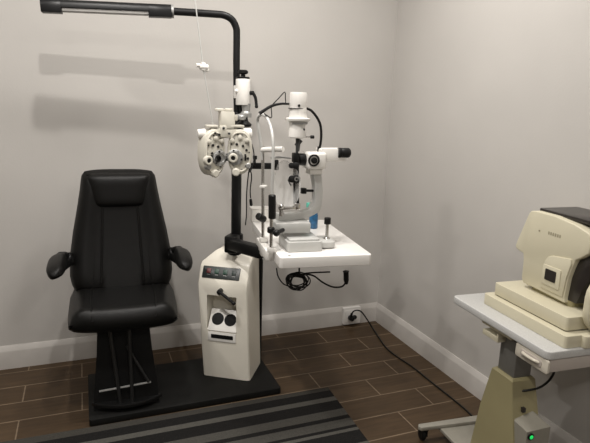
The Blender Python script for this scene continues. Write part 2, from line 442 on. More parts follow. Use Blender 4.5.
# back shell
MB().prism([(.228, PZ+.001), (.25, PZ+.001), (.25, .60), (.228, .62)], SP(.012, 0, PZ+.001)-SZ*PZ, SY, SZ, w-.014).build('back_panel', MATTE, stand, label='dark back panel')
# control panel lying on the sloped fascia
pn = (SP(.02, .050, .618)-SP(.02, .012, .552)).normalized(); pnz = SX.cross(pn)
pc = SP(0, .012, .552)
panel = MB().prism(rrect(.001, .006, .192, .066, .004), pc, SX, pn, .004, .001).build('control_panel', PANEL, stand)
for i, (xx, m) in enumerate(((.033, REDB), (.074, GREENB), (.118, GREENB), (.162, GREYB))):
    MB().prism(rrect(xx-.011, .030, xx+.011, .054, .003), pc+pnz*.003, SX, pn, .004, .0008).build('button', m, panel)
    lt = MB(); lt.prism([(xx-.008, .022), (xx+.008, .022), (xx+.008, .0245), (xx-.008, .0245)], pc+pnz*.0036, SX, pn, .001)
    lt.build('button_mark', GREYM, panel)
# sloping shelf inside the bay with two round wells
s0 = SP(0, -.004, .292); s1 = SP(0, .058, .384); sd = (s1-s0).normalized(); sn = SX.cross(sd)
sh = MB().prism(rrect(.038, 0, .186, (s1-s0).length, .005), s0-sn*.006, SX, sd, .008, .0015)
shelf = sh.build('instrument_shelf', WHITE, stand)
for xx in (.080, .146):
    MB().lathe([(.031, 0), (.031, .0028), (.029, .0032), (.0, .0022)], s0+SX*xx+sd*.060+sn*.001, sn, 28).build('instrument_well', MATTE, shelf, label='round black instrument well')
# lower slot plate
sp_ = MB().prism(rrect(.040, .236, .184, .284, .004), SP(0, .0015, PZ+.001)-SZ*PZ, SX, SZ, .006, .001).build('slot_plate', WHITE, stand)
MB().prism(rrect(.056, .252, .170, .272, .003), SP(0, -.0042, PZ+.001)-SZ*PZ, SX, SZ, .002).build('slot', MATTE, sp_, label='narrow black slot')
# lever
lv = MB(); lv.cyl(SP(.104, .006, .502), SP(.104, -.026, .502), .013, seg=16, bev=.002)
lv.tube([SP(.102, -.022, .505), SP(.13, -.03, .493), SP(.178, -.032, .460)], .0075, 10, 4); lv.ball(SP(.181, -.032, .458), .010)
lv.build('lever', BLACKP, stand)
# pole
pole = MB(); pole.cyl((PX_, PY_, .60), (PX_, PY_, 1.36), .025, seg=24, bev=.003)
pole.lathe([(.044, 0), (.044, .012), (.032, .03)], (PX_, PY_, .652), (0, 0, 1), 24)
pole = pole.build('pole', BLACKM, stand)
A = W(213, 14.0, 2.565); top = W(236.5, 60, 2.56)
B1 = W(172, 11.3, 2.575); B0 = W(41, 5.5, 2.622)
pts = [(PX_, PY_, 1.345), (PX_-.003, PY_, 1.45), (top.x, PY_, top.z)]
tz = A.z
bend = [V((top.x, PY_, tz-.085)), V((top.x-.004, PY_, tz-.05)), V((top.x-.024, PY_, tz-.018)), V((top.x-.06, PY_, tz-.002))]
MB().tube(pts + bend + [A, B1], .0165, 16, 6).build('lamp_arm', BLACKM, stand)
ld = (B0-B1).normalized(); lx = ld.cross(V((0, 0, 1))).normalized(); lz = lx.cross(ld)
L = (B0-B1).length
head = MB()
def halfpoly(r, zb): return [(r*math.cos(t), r*math.sin(t)) for t in [PI*i/14 for i in range(15)]] + [(-r, zb), (r, zb)]
head.prism(halfpoly(.028, -.006), B1, lx, lz, -L if lx.cross(lz).dot(ld) < 0 else L)
for a0, a1 in ((0, .19), (.85, 1)):
    o_ = B1 + ld*(L*a0); dpt = L*(a1-a0)
    head.prism(halfpoly(.0285, -.028), o_, lx, lz, -dpt if lx.cross(lz).dot(ld) < 0 else dpt, .003)
lamp = head.build('lamp_head', BLACKM, stand)
MB().bar(B1+ld*(L*.19)-lz*.014, B1+ld*(L*.85)-lz*.014, .044, .015, up=lz, bev=.004).build('diffuser', DIFF, lamp, label='pale diffuser strip')
MB().cyl(B1-ld*.006, B1+ld*.004, .0295, seg=24).build('collar', GREYM, lamp, label='thin grey collar ring')
# phoropter carrier on the pole
ct = W(243, 79, 2.50); cb = W(243, 105, 2.50)
car = MB().cyl(cb, ct, .034, seg=28, bev=.003)
car.bar((PX_, PY_-.01, (ct.z+cb.z)/2), (ct.x, 2.50, (ct.z+cb.z)/2), .05, .06, bev=.004)
car.ball(W(236.5, 91, 2.49), .010)
car = car.build('carrier', WHITE, stand, label='white cylindrical carrier')
kn = MB(); kn.cyl(ct, ct+V((0, 0, .010)), .031, seg=24, bev=.002); kn.cyl(ct+V((0, 0, .008)), ct+V((0, 0, .028)), .011, seg=16)
kn.lathe([(.016, 0), (.024, .004), (.024, .014), (.018, .019)], ct+V((0, 0, .022)), (0, 0, 1), 12); kn.build('carrier_knob', BLACKP, car)
lv = MB(); lv.cyl(W(249, 93, 2.49), W(253.5, 93, 2.47), .010, seg=14, bev=.002)
lv.tube([W(253, 93, 2.47), W(255.5, 98, 2.465), W(256.5, 106, 2.46)], .0075, 10, 4); lv.ball(W(256.5, 106.5, 2.46), .0085); lv.build('clamp_lever', BLACKP, car)
ga = MB(); ga.lathe([(.026, 0), (.026, .02), (.019, .03), (.021, .065)], W(246, 117.5, 2.49), (0, 0, 1), 20)
ga.bar(W(246.5, 115, 2.48), W(233, 118, 2.40), .028, .022, bev=.005)
ga.lathe([(.018, -.011), (.022, -.006), (.022, .006), (.018, .011)], W(241, 117.5, 2.42), (0, 0, 1), 20)
ga.build('swing_arm', GREYM, stand, label='grey metal swing arm')
bl = MB(); bl.lathe([(.020, 0), (.034, .006), (.036, .016), (.028, .024), (.020, .030), (.016, .05)], W(244, 127.5, 2.47), (0, 0, 1), 20)
bl.bar(W(243, 118, 2.52), W(241, 106, 2.545), .028, .03, bev=.004)
bl.build('tilt_knob', BLACKP, stand)
# accessory arm behind the slit lamp
ac = MB(); ac.bar((PX_, PY_, W(250, 166, 2.54).z), W(271.5, 166, 2.50), .022, .030, bev=.003); ac.bar(W(274, 165, 2.49), W(278, 164.6, 2.49), .03, .05, bev=.003)
ac.bar(W(270, 166, 2.50), W(276, 165, 2.49), .012, .016); ac.box(W(255, 157.5, 2.50), (.017, .017, .018), bev=.002); ac.cyl(W(255, 158, 2.50), W(255, 166, 2.51), .004)
ac.build('accessory_arm', BLACKP, stand)
# table arm
a0 = W(229.5, 243.5, 2.49); a1 = W(263, 252.5, 2.24)
ta = MB(); ta.bar(a0, a1, .055, .056, bev=.010); ta.box((a0.x+.012, a0.y-.004, a0.z), (.062, .066, .084), Matrix.Rotation(SRZ, 3, 'Z'), bev=.008)
ta.cyl((PX_, PY_, a0.z-.03), (PX_, PY_, a0.z+.03), .036, seg=24, bev=.004); ta.bar((PX_, PY_, a0.z), a0, .05, .05)
ta.build('table_arm', BLACKP, stand)

# ------------------------------------------------------------------ instrument table
TR = math.radians(-7.6)
TO = V((.717, 1.943, .8)); TX = V((math.cos(TR), math.sin(TR), 0)); TY = V((-math.sin(TR), math.cos(TR), 0))
table = thing('instrument_table', (TO.x, TO.y, .755), 'thick white tabletop on a swing arm carrying the slit lamp', 'table', TR)
def TP(x, y, z): return TO + TX*x + TY*y + V((0, 0, z-.8))
MB().prism(rrect(0, 0, .397, .70, .014), TO-V((0, 0, .045)), TX, TY, .045, .005, 3).build('tabletop', TABLEW, table)
MB().box(TP(.21, .30, .749), (.27, .40, .012), Matrix.Rotation(TR, 3, 'Z')).build('underside_rail', BLACKP, table)
cl = MB(); cl.prism(rrect(-.03, .24, .03, .36, .006), TO-V((0, 0, .062)), TX, TY, .026, .003); cl.bar(TP(-.018, .12, .775), TP(-.018, .36, .775), .034, .045, bev=.006)
cl.build('edge_clamp', WHITE, table)
MB().lathe([(.006, 0), (.006, .0015), (0, .002)], TP(.045, .025, .8), (0, 0, 1), 14).build('table_screw', GREYM, table)

# ------------------------------------------------------------------ slit lamp
YS = 2.12
def w_(u, v, y=YS): return W(u, v, y)
slit = thing('slit_lamp', TP(.14, .2, .8), 'white and black slit lamp microscope standing on the white instrument table', 'slit lamp')
# base
bz = .8015
q0 = Z(287.8, 252.5, bz); q1 = Z(322.9, 251, bz)
bx = (q1-q0).normalized(); by = V((-bx.y, bx.x, 0)); bw = (q1-q0).length
base = MB().prism(rrect(0, 0, bw, .17, .012), q0, bx, by, .042, .006, 3)
base.prism(rrect(.01, .012, bw-.01, .16, .012), q0+V((0, 0, .04)), bx, by, .010, .003)
base.build('base', SLIT, slit)
q2 = q0+bx*(bw-.005)+by*.03
MB().prism(rrect(0, 0, .075, .12, .02), q2+V((0, 0, .004)), bx, by, .026, .006, 3).build('base_wing', SLIT, slit)
jb = q2+bx*.034+by*.06+V((0, 0, .029)); jt = V((jb.x, jb.y, w_(327.5, 221, jb.y).z))
jt.x = w_(327.5, 221, jb.y).x; jb.x = w_(326.8, 236, jb.y).x
js = MB(); js.lathe([(.016, 0), (.015, .006), (.008, .014)], jb-V((0, 0, .004)), (0, 0, 1), 18); js.cyl(jb, jt, .007, seg=14)
js = js.build('joystick', CHROME, slit, label='chrome joystick'); MB().cyl(jt-V((0, 0, .014)), jt+V((0, 0, .016)), .0145, seg=18, bev=.003).build('joystick_cap', BLACKP, js)
# mid block
ym = q0.y+.10
mblk = MB(); m0 = w_(274, 232, ym); m1 = w_(307.6, 220, ym)
mblk.box(((m0.x+m1.x)/2, ym, (m0.z+m1.z)/2), (m1.x-m0.x, .09, m1.z-m0.z), Matrix.Rotation(TR, 3, 'Z'), bev=.007)
mblk.build('cross_slide', SLIT, slit)
# microscope arm (C shaped)
outer = [(318.5, 166), (320.3, 178), (321, 192), (320.3, 203), (318, 211), (308, 216.5), (293, 219.4), (277, 220.3)]
inner = [(277, 213), (290, 212.6), (301, 211.4), (309.5, 208), (313.2, 200), (313.2, 185), (310.5, 168)]
def fpoly(pp, y):                       # measured outline -> coordinates in the plane at depth y
    out = []
    for u, v in pp:
        p = W(u, v, y); out.append((p.x, p.z))
    return out
def fprism(mb, pp, y, th, bev=0): return mb.prism(fpoly(pp, y)[::-1], (0, y-th/2, 0), (1, 0, 0), (0, 0, 1), -th, bev) 
def fprism(mb, pp, y, th, bev=0): return mb.prism(fpoly(pp, y), (0, y+th/2, 0), (1, 0, 0), (0, 0, 1), th, bev)
mb = MB(); fprism(mb, smooth2 := outer+inner, YS+.01, .042, .004); mb.build('microscope_arm', SLIT, slit, ang=.9)
lk = MB().box(w_(303.4, 190.7, YS+.01), (.022, .026, .025), bev=.003); lk.cyl(w_(304, 190.7, YS+.01), w_(315, 190.7, YS+.01), .006, seg=10); lk.build('lock_knob', BLACKP, slit)
# microscope
ms = MB(); c0 = w_(304.5, 160); c1 = w_(322.5, 160)
ms.box(((c0.x+c1.x)/2, YS-.005, w_(313, 160).z), (c1.x-c0.x, .085, .072), bev=.012, seg=3)
ms.box(w_(314, 170.5), (.06, .055, .03), bev=.006)
ms.prism(rrect(-.03, 0, .088, .055, .008), w_(321, 160, YS+.03), (1, 0, 0), (0, 0, 1), .066, .004)
scope = ms.build('microscope_body', WHITE, slit)
MB().cyl(w_(298.2, 159.3), w_(305, 159.5), .026, seg=24, bev=.003).build('objective', BLACKP, scope)
dc = w_(313.6, 160.3, YS-.047)
MB().ring(dc, (0, -1, 0), .0255, .0195, .007).build('dial_ring', BLACKP, scope)
MB().cyl(dc, dc-V((0, .014, 0)), .013, seg=20, bev=.002).build('dial_knob', BLACKP, scope)
for dy in (-.026, .026):
    ep = MB(); e0 = w_(337.5, 152.8, YS-.003+dy); e1 = w_(349.3, 152.8, YS-.003+dy)
    ep.lathe([(.019, 0), (.022, .003), (.022, .014), (.0205, .016), (.0215, .018), (.0215, (e1-e0).length-.006), (.018, (e1-e0).length)], e0, e1-e0, 22)
    ep.build('eyepiece', BLACKP, scope)
# illumination column
ic = MB(); ic.bar(w_(296.2, 204, YS-.02), w_(295.8, 153, YS-.02), .022, .018, up=(0, 1, 0), bev=.002)
ic.box(w_(295.5, 157.5, YS-.02), (.024, .034, .04), bev=.004)
for (u, v, r) in ((294, 165.5, .014), (294.5, 179, .017)):
    ic.cyl(w_(u-2.5, v, YS-.02), w_(u-2.5, v, YS-.055), r*.9, seg=16, bev=.002); ic.cyl(w_(u+2, v, YS-.02), w_(u+2, v, YS-.062), r, seg=18, bev=.002)
ic.build('illumination_arm', BLACKP, slit)
MB().ring(w_(296.5, 179, YS-.0625), (0, -1, 0), .0095, .0055, .002, 18).build('scale_ring', GREYM, slit)
lh = MB()
h0 = w_(297, 138); hz = lambda v: w_(297, v).z-h0.z
lh.lathe([(.030, hz(138)), (.036, hz(137)), (.036, hz(130)), (.033, hz(128)), (.037, hz(121.5)), (.051, hz(120.6)), (.053, hz(118.6)), (.040, hz(117.5)), (.035, hz(112)), (.037, hz(109)), (.0355, hz(108)), (.0365, hz(106.5)), (.0365, hz(94)), (.034, hz(92.2)), (.0, hz(92))], h0, (0, 0, 1), 30)
lamph = lh.build('lamp_housing', WHITE, slit)
MB().ring(w_(297, 108.8), (0, 0, 1), .0375, .03, .003).build('housing_band', DARKM, lamph)
MB().cyl(w_(299, 122.2, YS-.006), w_(299, 124.2, YS-.006), .0375, seg=30).build('filter_band', GREYM, lamph)
MB().ball(w_(299, 105.6, YS-.037), .0055).build('housing_screw', BLACKP, lamph)
MB().ball(w_(304, 129.5, YS-.03), .005).build('filter_knob', DARKM, lamph)
pn_ = MB().cyl(w_(303, 137), w_(311, 137), .0025, seg=8).build('aperture_pin', CHROME, lamph)
MB().cyl(w_(310.5, 137), w_(314, 137), .0075, seg=14, bev=.002).build('pin_tip', BLACKP, pn_)
mr_ = MB(); mr_.bar(w_(299, 139, YS), w_(297.5, 151, YS-.01), .012, .022, bev=.002); mr_.bar(w_(301, 140), w_(296, 146), .01, .018, bev=.002); mr_.cyl(w_(297, 138), w_(297, 155, YS-.02), .006, seg=10)
mr_.build('mirror_mount', DARKM, slit)
# bright metal fittings at the foot of the illumination arm
ft = MB(); ft.box(w_(296.5, 206, YS-.02), (.026, .03, .03), bev=.004); ft.box(w_(287, 208, YS-.03), (.075, .02, .013), bev=.003)
ft.cyl(w_(281, 205, YS-.03), w_(281, 216, YS-.03), .008, seg=14); ft.ball(w_(281.5, 206.5, YS-.04), .011); ft.cyl(w_(283, 214, YS-.05), w_(283, 214, YS-.02), .007, seg=12)
ft.build('pivot_fitting', CHROME, slit, label='bright metal pivot fitting')
# clear breath shield
sc = w_(281, 185, YS+.0)
def shield(u, v, side):
    a, b = 2*u-1, 2*v-1
    k = math.sqrt(max(0, 1-b*b*.5)); kk = math.sqrt(max(0, 1-a*a*.5))
    y = a*k*.085; z = b*kk*.105
    return sc + V((.045 - 2.6*(y*y+z*z) + (.0012 if side > 0 else 0) + y*-.35, y, z))
mb = MB(); mb.add(sheet(shield, 16, 16)); mb.build('breath_shield', CLEAR, slit, ang=1.2)
MB().tube([sc+V((.045, .0, -.002)), w_(288, 180, YS-.02), w_(293.5, 176, YS-.02)], .003, 8).build('shield_bracket', DARKM, slit)
# lamp cable
lc = MB(); lc.tube([w_(304.5, 107.7), w_(311, 110.5), w_(317, 117.5), w_(320.6, 126), w_(321.2, 138), w_(319.2, 151)], .0055, 10, 6); lc.cyl(w_(319.3, 146.5), w_(319, 152), .008, seg=12)
lc.build('lamp_cable', BLACKP, slit)
lc = MB(); lc.tube([w_(289, 104), w_(281, 103.8), w_(272, 105.8), w_(264, 110.5), w_(259.5, 113.5)], lambda t: .0045+.003*t, 10, 6)
lc.tube([w_(285.8, 103.5), w_(285.4, 98), w_(284.8, 92), w_(279, 98), w_(271.8, 106), w_(271.6, 112), w_(271.2, 117.8), w_(264, 113.5)], .0022, 8, 3)
lc.build('headrest_cable', BLACKP, slit)

# ------------------------------------------------------------------ chin rest
chin = thing('chin_rest', TP(-.02, .2, .775), 'chrome and white chin rest frame with black grip clamped to the left table edge', 'chin rest')
yf, yn = 2.215, 2.04
MB().cyl(V((W(263, 241, yf).x, yf, .80)), W(262.8, 146, yf), .007, seg=14).build('upright', CHROME, chin, label='chrome upright'); MB().cyl(W(271.2, 250, yn), W(271.5, 194, yn), .007, seg=14).build('upright', CHROME, chin, label='chrome upright')
hb = [W(262.6, 160, yf), W(261, 145, yf), W(258.6, 130, yf), W(257.6, 121, yf), W(259, 116, yf-.02), W(262.5, 114.6, yf-.05), W(266.5, 117.5, yf-.09), W(270.5, 126.5, yn+.05), W(272.8, 140, yn+.01), W(273, 160, yn), W(272, 196, yn)]
MB().tube(hb, .0066, 12, 6).build('headrest_frame', SLIT, chin)
MB().tube([W(263, 150, yf-.02), W(270, 149.5, yn+.1), W(283, 149.2, yn+.04)], .0115, 14, 4).build('forehead_band', WHITE, chin)
MB().tube([W(271, 158, yn+.06), W(282, 157.2, yn+.06), W(291, 158.4, yn+.06)], lambda t: .006-.003*t, 10, 4).build('fixation_arm', GREYM, chin)
gp = MB(); g0 = W(272.1, 219, yn); g1 = W(272.1, 194.6, yn)
gp.lathe([(.010, 0), (.0155, .004), (.0155, (g1-g0).length-.004), (.010, (g1-g0).length)], g0, g1-g0, 18); gp.build('hand_grip', BLACKP, chin)
k1 = MB(); k1.cyl(W(258, 216, yf-.03), W(264, 219.5, yf-.01), .016, seg=16, bev=.003); k1.build('height_knob', BLACKP, chin)
k2 = MB(); k2.lathe([(.013, -.012), (.016, -.008), (.016, .008), (.013, .012)], W(271, 230, yn), (0, 0, 1), 16); k2.tube([W(271, 230, yn), W(276, 232.5, yn-.01), W(283, 230, yn+.03)], .009, 10, 4); k2.ball(W(276.5, 233, yn-.01), .015)
k2.build('clamp_knob', BLACKP, chin)
pc_ = MB(); pc_.bar(W(260.5, 186.5, yf-.02), W(266.5, 186.5, yf-.04), .026, .012, bev=.004); pc_.build('cross_brace', WHITE, chin)
MB().prism(rrect(-.015, -.015, .02, .015, .004), (W(263, 241, yf).x, yf, .8005), TX, TY, .018, .002).build('foot_bracket', WHITE, chin); MB().prism(rrect(-.015, -.012, .02, .012, .004), (W(271.2, 250, yn).x, yn, .8005), TX, TY, .018, .002).build('foot_bracket', WHITE, chin)

# ------------------------------------------------------------------ spray bottle behind the slit lamp
bo = Z(313.2, 228, .801); bt_ = V((bo.x, bo.y, .801))
bot = thing('spray_bottle', bt_, 'small blue bottle with teal cap on the table behind the slit lamp', 'bottle')
MB().lathe([(.020, 0), (.022, .003), (.022, .066), (.018, .078), (.010, .086), (.010, .094)], bt_, (0, 0, 1), 24).build('bottle_body', BLUE, bot)
cpz = MB(); cpz.lathe([(.013, 0), (.013, .018), (.011, .03), (.011, .036)], bt_+V((0, 0, .088)), (0, 0, 1), 18); cpz.box(bt_+V((-.018, 0, .118)), (.044, .020, .026), bev=.003)
cpz.build('bottle_cap', TEAL, bot)

# ------------------------------------------------------------------ white box at the back of the table
wb = Z(251.5, 222, .801)
wbx = thing('carton_box', wb, 'small plain white box at the back left corner of the white tabletop', 'box', TR)
MB().prism(rrect(0, 0, .105, .075, .003), wb, TX, TY, .066, .002).build('box_body', WHITE, wbx)
MB().prism(rrect(-.001, -.001, .106, .076, .003), wb+V((0, 0, .0665)), TX, TY, .004, .001).build('box_lid', WHITE, wbx)

# ------------------------------------------------------------------ phoropter
YP = 2.37
def p_(u, v, dy=0): return W(u, v, YP+dy)
ph = thing('phoropter', p_(225, 176), 'ivory phoropter with two round lens turrets hanging from the pole left of the slit lamp', 'phoropter')
mx_ = .0046
hous = []
for (uc, vc, hw, hh, rot, sg) in ((211.4, 152.5, 12.2, 22.5, .38, -1), (240.0, 151.5, 12.2, 22.0, -.30, 1)):
    o = p_(uc, vc); rz = Matrix.Rotation(rot, 3, 'Z')
    ax_ = rz @ V((1, 0, 0)); ny = rz @ V((0, -1, 0))
    def q(a, b, d=0): return o + ax_*(a*mx_) + V((0, 0, -b*mx_)) + ny*d
    poly = []
    for k in range(32):
        t = 2*PI*k/32; r = 1+.06*math.cos(2*t)*0
        poly.append((hw*mx_*math.copysign(abs(math.cos(t))**.85, math.cos(t)), hh*mx_*math.copysign(abs(math.sin(t))**.85, math.sin(t))))
    hb_ = MB().prism(poly, o-ny*.03, ax_, V((0, 0, 1)), .06, .006, 3)
    hs = hb_.build('lens_housing', PHORO, ph, ang=.8); hous.append(hs)
    # raised rim, inner turret disc
    rim = MB(); pts = [q(a/mx_*.86, b/mx_*.86, .031) for a, b in poly]; rim.tube(pts+[pts[0]], .0045, 8); rim.build('rim', PHORO, hs)
    tr = MB().lathe([(.036, 0), (.036, .010), (.030, .014), (.022, .014), (.020, .010), (0, .010)], q(-sg*4.5, 5, .028), ny, 28).build('turret', GREYM, hs)
    for k in range(9):
        t = 2*PI*k/9+.3; MB().cyl(q(-sg*4.5+6.6*math.cos(t), 5+6.6*math.sin(t), .036), q(-sg*4.5+6.6*math.cos(t), 5+6.6*math.sin(t), .0435), .0046, seg=10).build('turret_stud', GREYM if k % 3 else DARKM, hs)
    for k in range(14):
        t = 2*PI*k/14; MB().cyl(q(10.2*math.cos(t)*.9, 17.2*math.sin(t), .029), q(10.2*math.cos(t)*.9, 17.2*math.sin(t), .0335), .0036, seg=8).build('scale_mark', GREYM if k % 2 else DARKM, hs)
    MB().lathe([(.0165, 0), (.0165, .006), (.012, .008), (.0105, .002), (0, .002)], q(-sg*11.6 if sg > 0 else 1.4, 5.2, .038 if sg < 0 else .03), ny, 22).build('aperture', BLACKP, hs, label='dark sight aperture')
    au, av = ((-10.2, 6.4) if sg < 0 else (-6.3, 5.6))
    rg = MB(); rg.lathe([(.021, 0), (.021, .016), (.017, .019), (.011, .019), (.010, .014), (0, .014)], q(au, av, .034), ny, 22); rg = rg.build('lens_ring', PHORO, hs)
    MB().cyl(q(au, av, .046), q(au, av, .0505), .0095, seg=16).build('lens', BLACKP, rg)
    MB().lathe([(.014, 0), (.018, .004), (.018, .018), (.013, .022)], q(-sg*-1.5 if sg < 0 else -3.5, 19.5, .026), ny, 18).build('adjust_knob', PHORO, hs)
    for du, dv in ((-7.5, -11), (6.5, -11.5), (0, -14)): MB().lathe([(.009, 0), (.011, .003), (.010, .012), (.006, .014)], q(du, dv, .028), ny, 14).build('adjust_knob', PHORO, hs)
    MB().lathe([(.0125, 0), (.0125, .02), (.009, .023)], q(8.5*sg, 13, .02), ny, 16).build('adjust_knob', GREYM, hs)
    for du, dv in ((3, -6), (-3, -7.5), (6.5, -2), (8, 6) if sg > 0 else (-4, 0)): MB().cyl(q(du, dv, .029), q(du, dv, .0345), .0058, seg=12).build('index_window', DARKM, hs)
    MB().box(q(5.5 if sg > 0 else -4.5, 5, .033), (.009, .008, .03), rz, bev=.002).build('index_window', BLACKP, hs)
    if sg > 0:
        MB().tube([q(11.5, -8, .015), q(13.6, 0, .012), q(13.8, 8, .012), q(11.5, 17, .015), q(9.5, 20, .018)], .0028, 8, 4).build('guard_wire', DARKM, hs)
fr_ = MB(); fr_.box(p_(223.5, 133, .0), (.125, .045, .042), bev=.006); fr_.box(p_(211.5, 126.2), (.052, .05, .012), bev=.004); fr_.box(p_(236, 126.2), (.066, .05, .012), bev=.004)
fr_.box(p_(223, 131.5, -.02), (.03, .02, .052), bev=.004)
fr_.build('crosspiece', PHORO, ph)
for uu, vv in ((215, 133), (219, 134.5), (229, 133.5), (223.5, 128)): MB().lathe([(.0055, 0), (.0055, .006), (.003, .008)], p_(uu, vv, -.03 if uu != 223.5 else -.03), (0, -1, 0), 12).build('set_screw', DARKM, ph)
yk = MB(); yk.prism(rrect(-.031, 0, .031, W(225, 111, YP).z-W(225, 128, YP).z, .006), p_(225, 128, .024), (1, 0, 0), (0, 0, 1), .048, .004)
yk.lathe([(.012, 0), (.022, .003), (.022, .010), (.015, .014)], p_(219.5, 111.5), (0, 0, 1), 18); yk.lathe([(.012, 0), (.020, .003), (.020, .010), (.015, .014)], p_(229, 111.5), (0, 0, 1), 18)
yk.bar(p_(230, 117), W(236, 118, 2.395), .024, .026, bev=.004); yk.box(p_(231, 122, 0), (.03, .035, .03), bev=.004)
yk.build('yoke', PHORO, ph)
for ua, va, ub, vb, r in ((197.5, 134, 206, 133, .020), (241, 133.5, 251, 133.5, .025)):
    MB().cyl(p_(ua, va), p_(ub, vb), r, seg=22, bev=.004).build('side_knob', WHITE, ph)
r0 = p_(213.5, 127, .0); r1 = p_(203.3, 68, .0); r2 = p_(194.3, -6, .0)
rod = MB().tube([r0, r1, r2, r2+(r2-r1)*.4], .0026, 8).build('near_point_rod', SLIT, ph, label='thin pale near-point rod')
hd = MB(); hd.cyl(p_(199.5, 66.5), p_(208, 67.5), .0125, seg=16, bev=.002); hd.box(p_(203.3, 66.5), (.018, .02, .034), bev=.003); hd.lathe([(.009, 0), (.009, .012)], p_(196.5, 65.3), (1, 0, 0), 14); hd.ball(p_(207, 70), .009)
hd.build('card_holder', WHITE, rod)
# hanging cable beside the pole
hc = MB(); hc.tube([W(249.5, 168, 2.46), W(248, 178, 2.46), W(246.6, 195, 2.46), W(246.5, 214, 2.46), W(245.5, 225, 2.47)], .003, 8, 5)
hc.tube([W(249.5, 168, 2.46), W(251.6, 176, 2.455), W(250.2, 190, 2.455), W(250.6, 198, 2.455)], .003, 8, 5)
hcb = hc.build('hanging_cable', BLACKP); tag(hcb, 'thin black cable hanging beside the pole below the phoropter', 'cable')
MB().lathe([(.004, 0), (.0075, .006), (.0075, .028), (.005, .036)], W(251.4, 206, 2.455), W(250.4, 197, 2.455)-W(251.4, 206, 2.455), 12).build('connector', BLACKP, hcb)

# ------------------------------------------------------------------ cables under the table
YC = 2.02
coil = MB()
random.seed(3)
for k in range(7):
    cxo, cyo = random.uniform(-2.5, 2.5), random.uniform(-1.8, 1.8); rx_, ry_ = random.uniform(6.5, 10.5), random.uniform(5.5, 8.5)
    yy = YC+random.uniform(-.02, .02)
    pts = [W(298+cxo+rx_*math.cos(t), 281+cyo+ry_*math.sin(t), yy+.015*math.sin(t)) for t in [2*PI*i/24 for i in range(25)]]
    coil.tube(pts, .0028, 7)
coil.tube([W(304, 277, YC), W(296, 275.5, YC), W(288, 276.5, YC-.02)], .008, 8, 3)
coil.tube([W(276.5, 268, YC-.02), W(278, 276, YC-.02), W(283, 283.5, YC-.01), W(291, 287, YC)], .0028, 8, 5)
hk = W(299, 277, YC); coil.tube([hk, (hk.x, hk.y, .7445)], .004, 8)
coil = coil.build('coiled_cable', BLACKP); tag(coil, 'coiled bundle of black cable hanging under the left end of the white tabletop', 'cable')
pc2 = MB(); pc2.tube([W(306, 274, YC), W(314, 276, YC), (W(323, 282.5, YC)), W(333, 287, YC), W(342, 286.5, YC), W(346, 282, YC)], .004, 10, 6)
pc2.tube([W(303, 273.6, YC), W(314, 272.6, YC), W(330, 272.0, YC)], .0035, 8, 3)
pc2 = pc2.build('power_cable', BLACKP); tag(pc2, 'black power lead looping under the middle of the white tabletop to a plug', 'cable')
MB().lathe([(.007, 0), (.010, .01), (.012, .02), (.012, .055), (.014, .060)], W(346.3, 284, YC), W(346, 271, YC)-W(346.3, 284, YC), 14).build('plug', BLACKP, pc2)

# ------------------------------------------------------------------ outlet and floor cord
oz0, oz1 = W(348, 324, YB).z, W(348, 305.5, YB).z
ox0, ox1 = W(340.5, 315, YB).x, W(357.5, 315, YB).x
outl = MB().prism(rrect(ox0, max(.012, oz0), ox1, oz1, .006), (0, YB-.0185, 0), (1, 0, 0), (0, 0, 1), .022, .003).build('wall_outlet', OUT)
tag(outl, 'white wall socket mounted on the baseboard near the room corner', 'socket')
MB().prism(rrect(ox0+.012, .026, ox1-.012, oz1-.016, .01), (0, YB-.0400, 0), (1, 0, 0), (0, 0, 1), .003, .001).build('socket_face', OUT, outl)
yo = YB-.044
cp = [W(351.5, 316.5, yo-.035), W(352.5, 312.5, yo-.045), W(356, 310.3, yo-.05), W(361, 311.5, yo-.05), W(365.5, 317, yo-.06), Z(371, 325.5, .006)]
cp += [Z(u, v, .0052) for u, v in ((375, 331.5), (386, 347.5), (399, 358), (412, 366.5), (430, 381), (449, 396), (467, 411), (479, 424), (487, 436), (496, 447))]
cord = MB().tube(cp, .0045, 10, 6).build('power_cord', BLACKP); tag(cord, 'black power cord running from the wall socket across the brown tiles to the cart', 'cord')
pg = MB(); pg.lathe([(.017, 0), (.019, .004), (.018, .03), (.010, .042)], W(350.2, 317.5, yo), (0, -1, .1), 16); pg.ball(W(354.6, 317.2, yo-.018), (.016, .014, .015)); pg.cyl(W(351, 317.5, yo-.03), W(351.8, 313.5, yo-.036), .008, seg=10)
pg.build('plug', BLACKP, cord)

# ------------------------------------------------------------------ cart
CR = math.radians(-4.2)
CO = V((1.345, 1.16, 0)); CU = V((math.cos(CR), math.sin(CR), 0)); CV = V((-math.sin(CR), math.cos(CR), 0)); CZ = V((0, 0, 1))
CM = Matrix((CU, CV, CZ)).transposed()
def K(u, v, z): return CO + CU*u + CV*v + CZ*z
cart = thing('instrument_cart', K(.1, .24, 0), 'grey topped wheeled instrument cart with beige column by the right wall', 'cart', CR)
MB().prism(rrect(0, 0, .40, .538, .022), K(0, 0, .632), CU, CV, .028, .006, 3).build('tabletop', CARTTOP, cart)
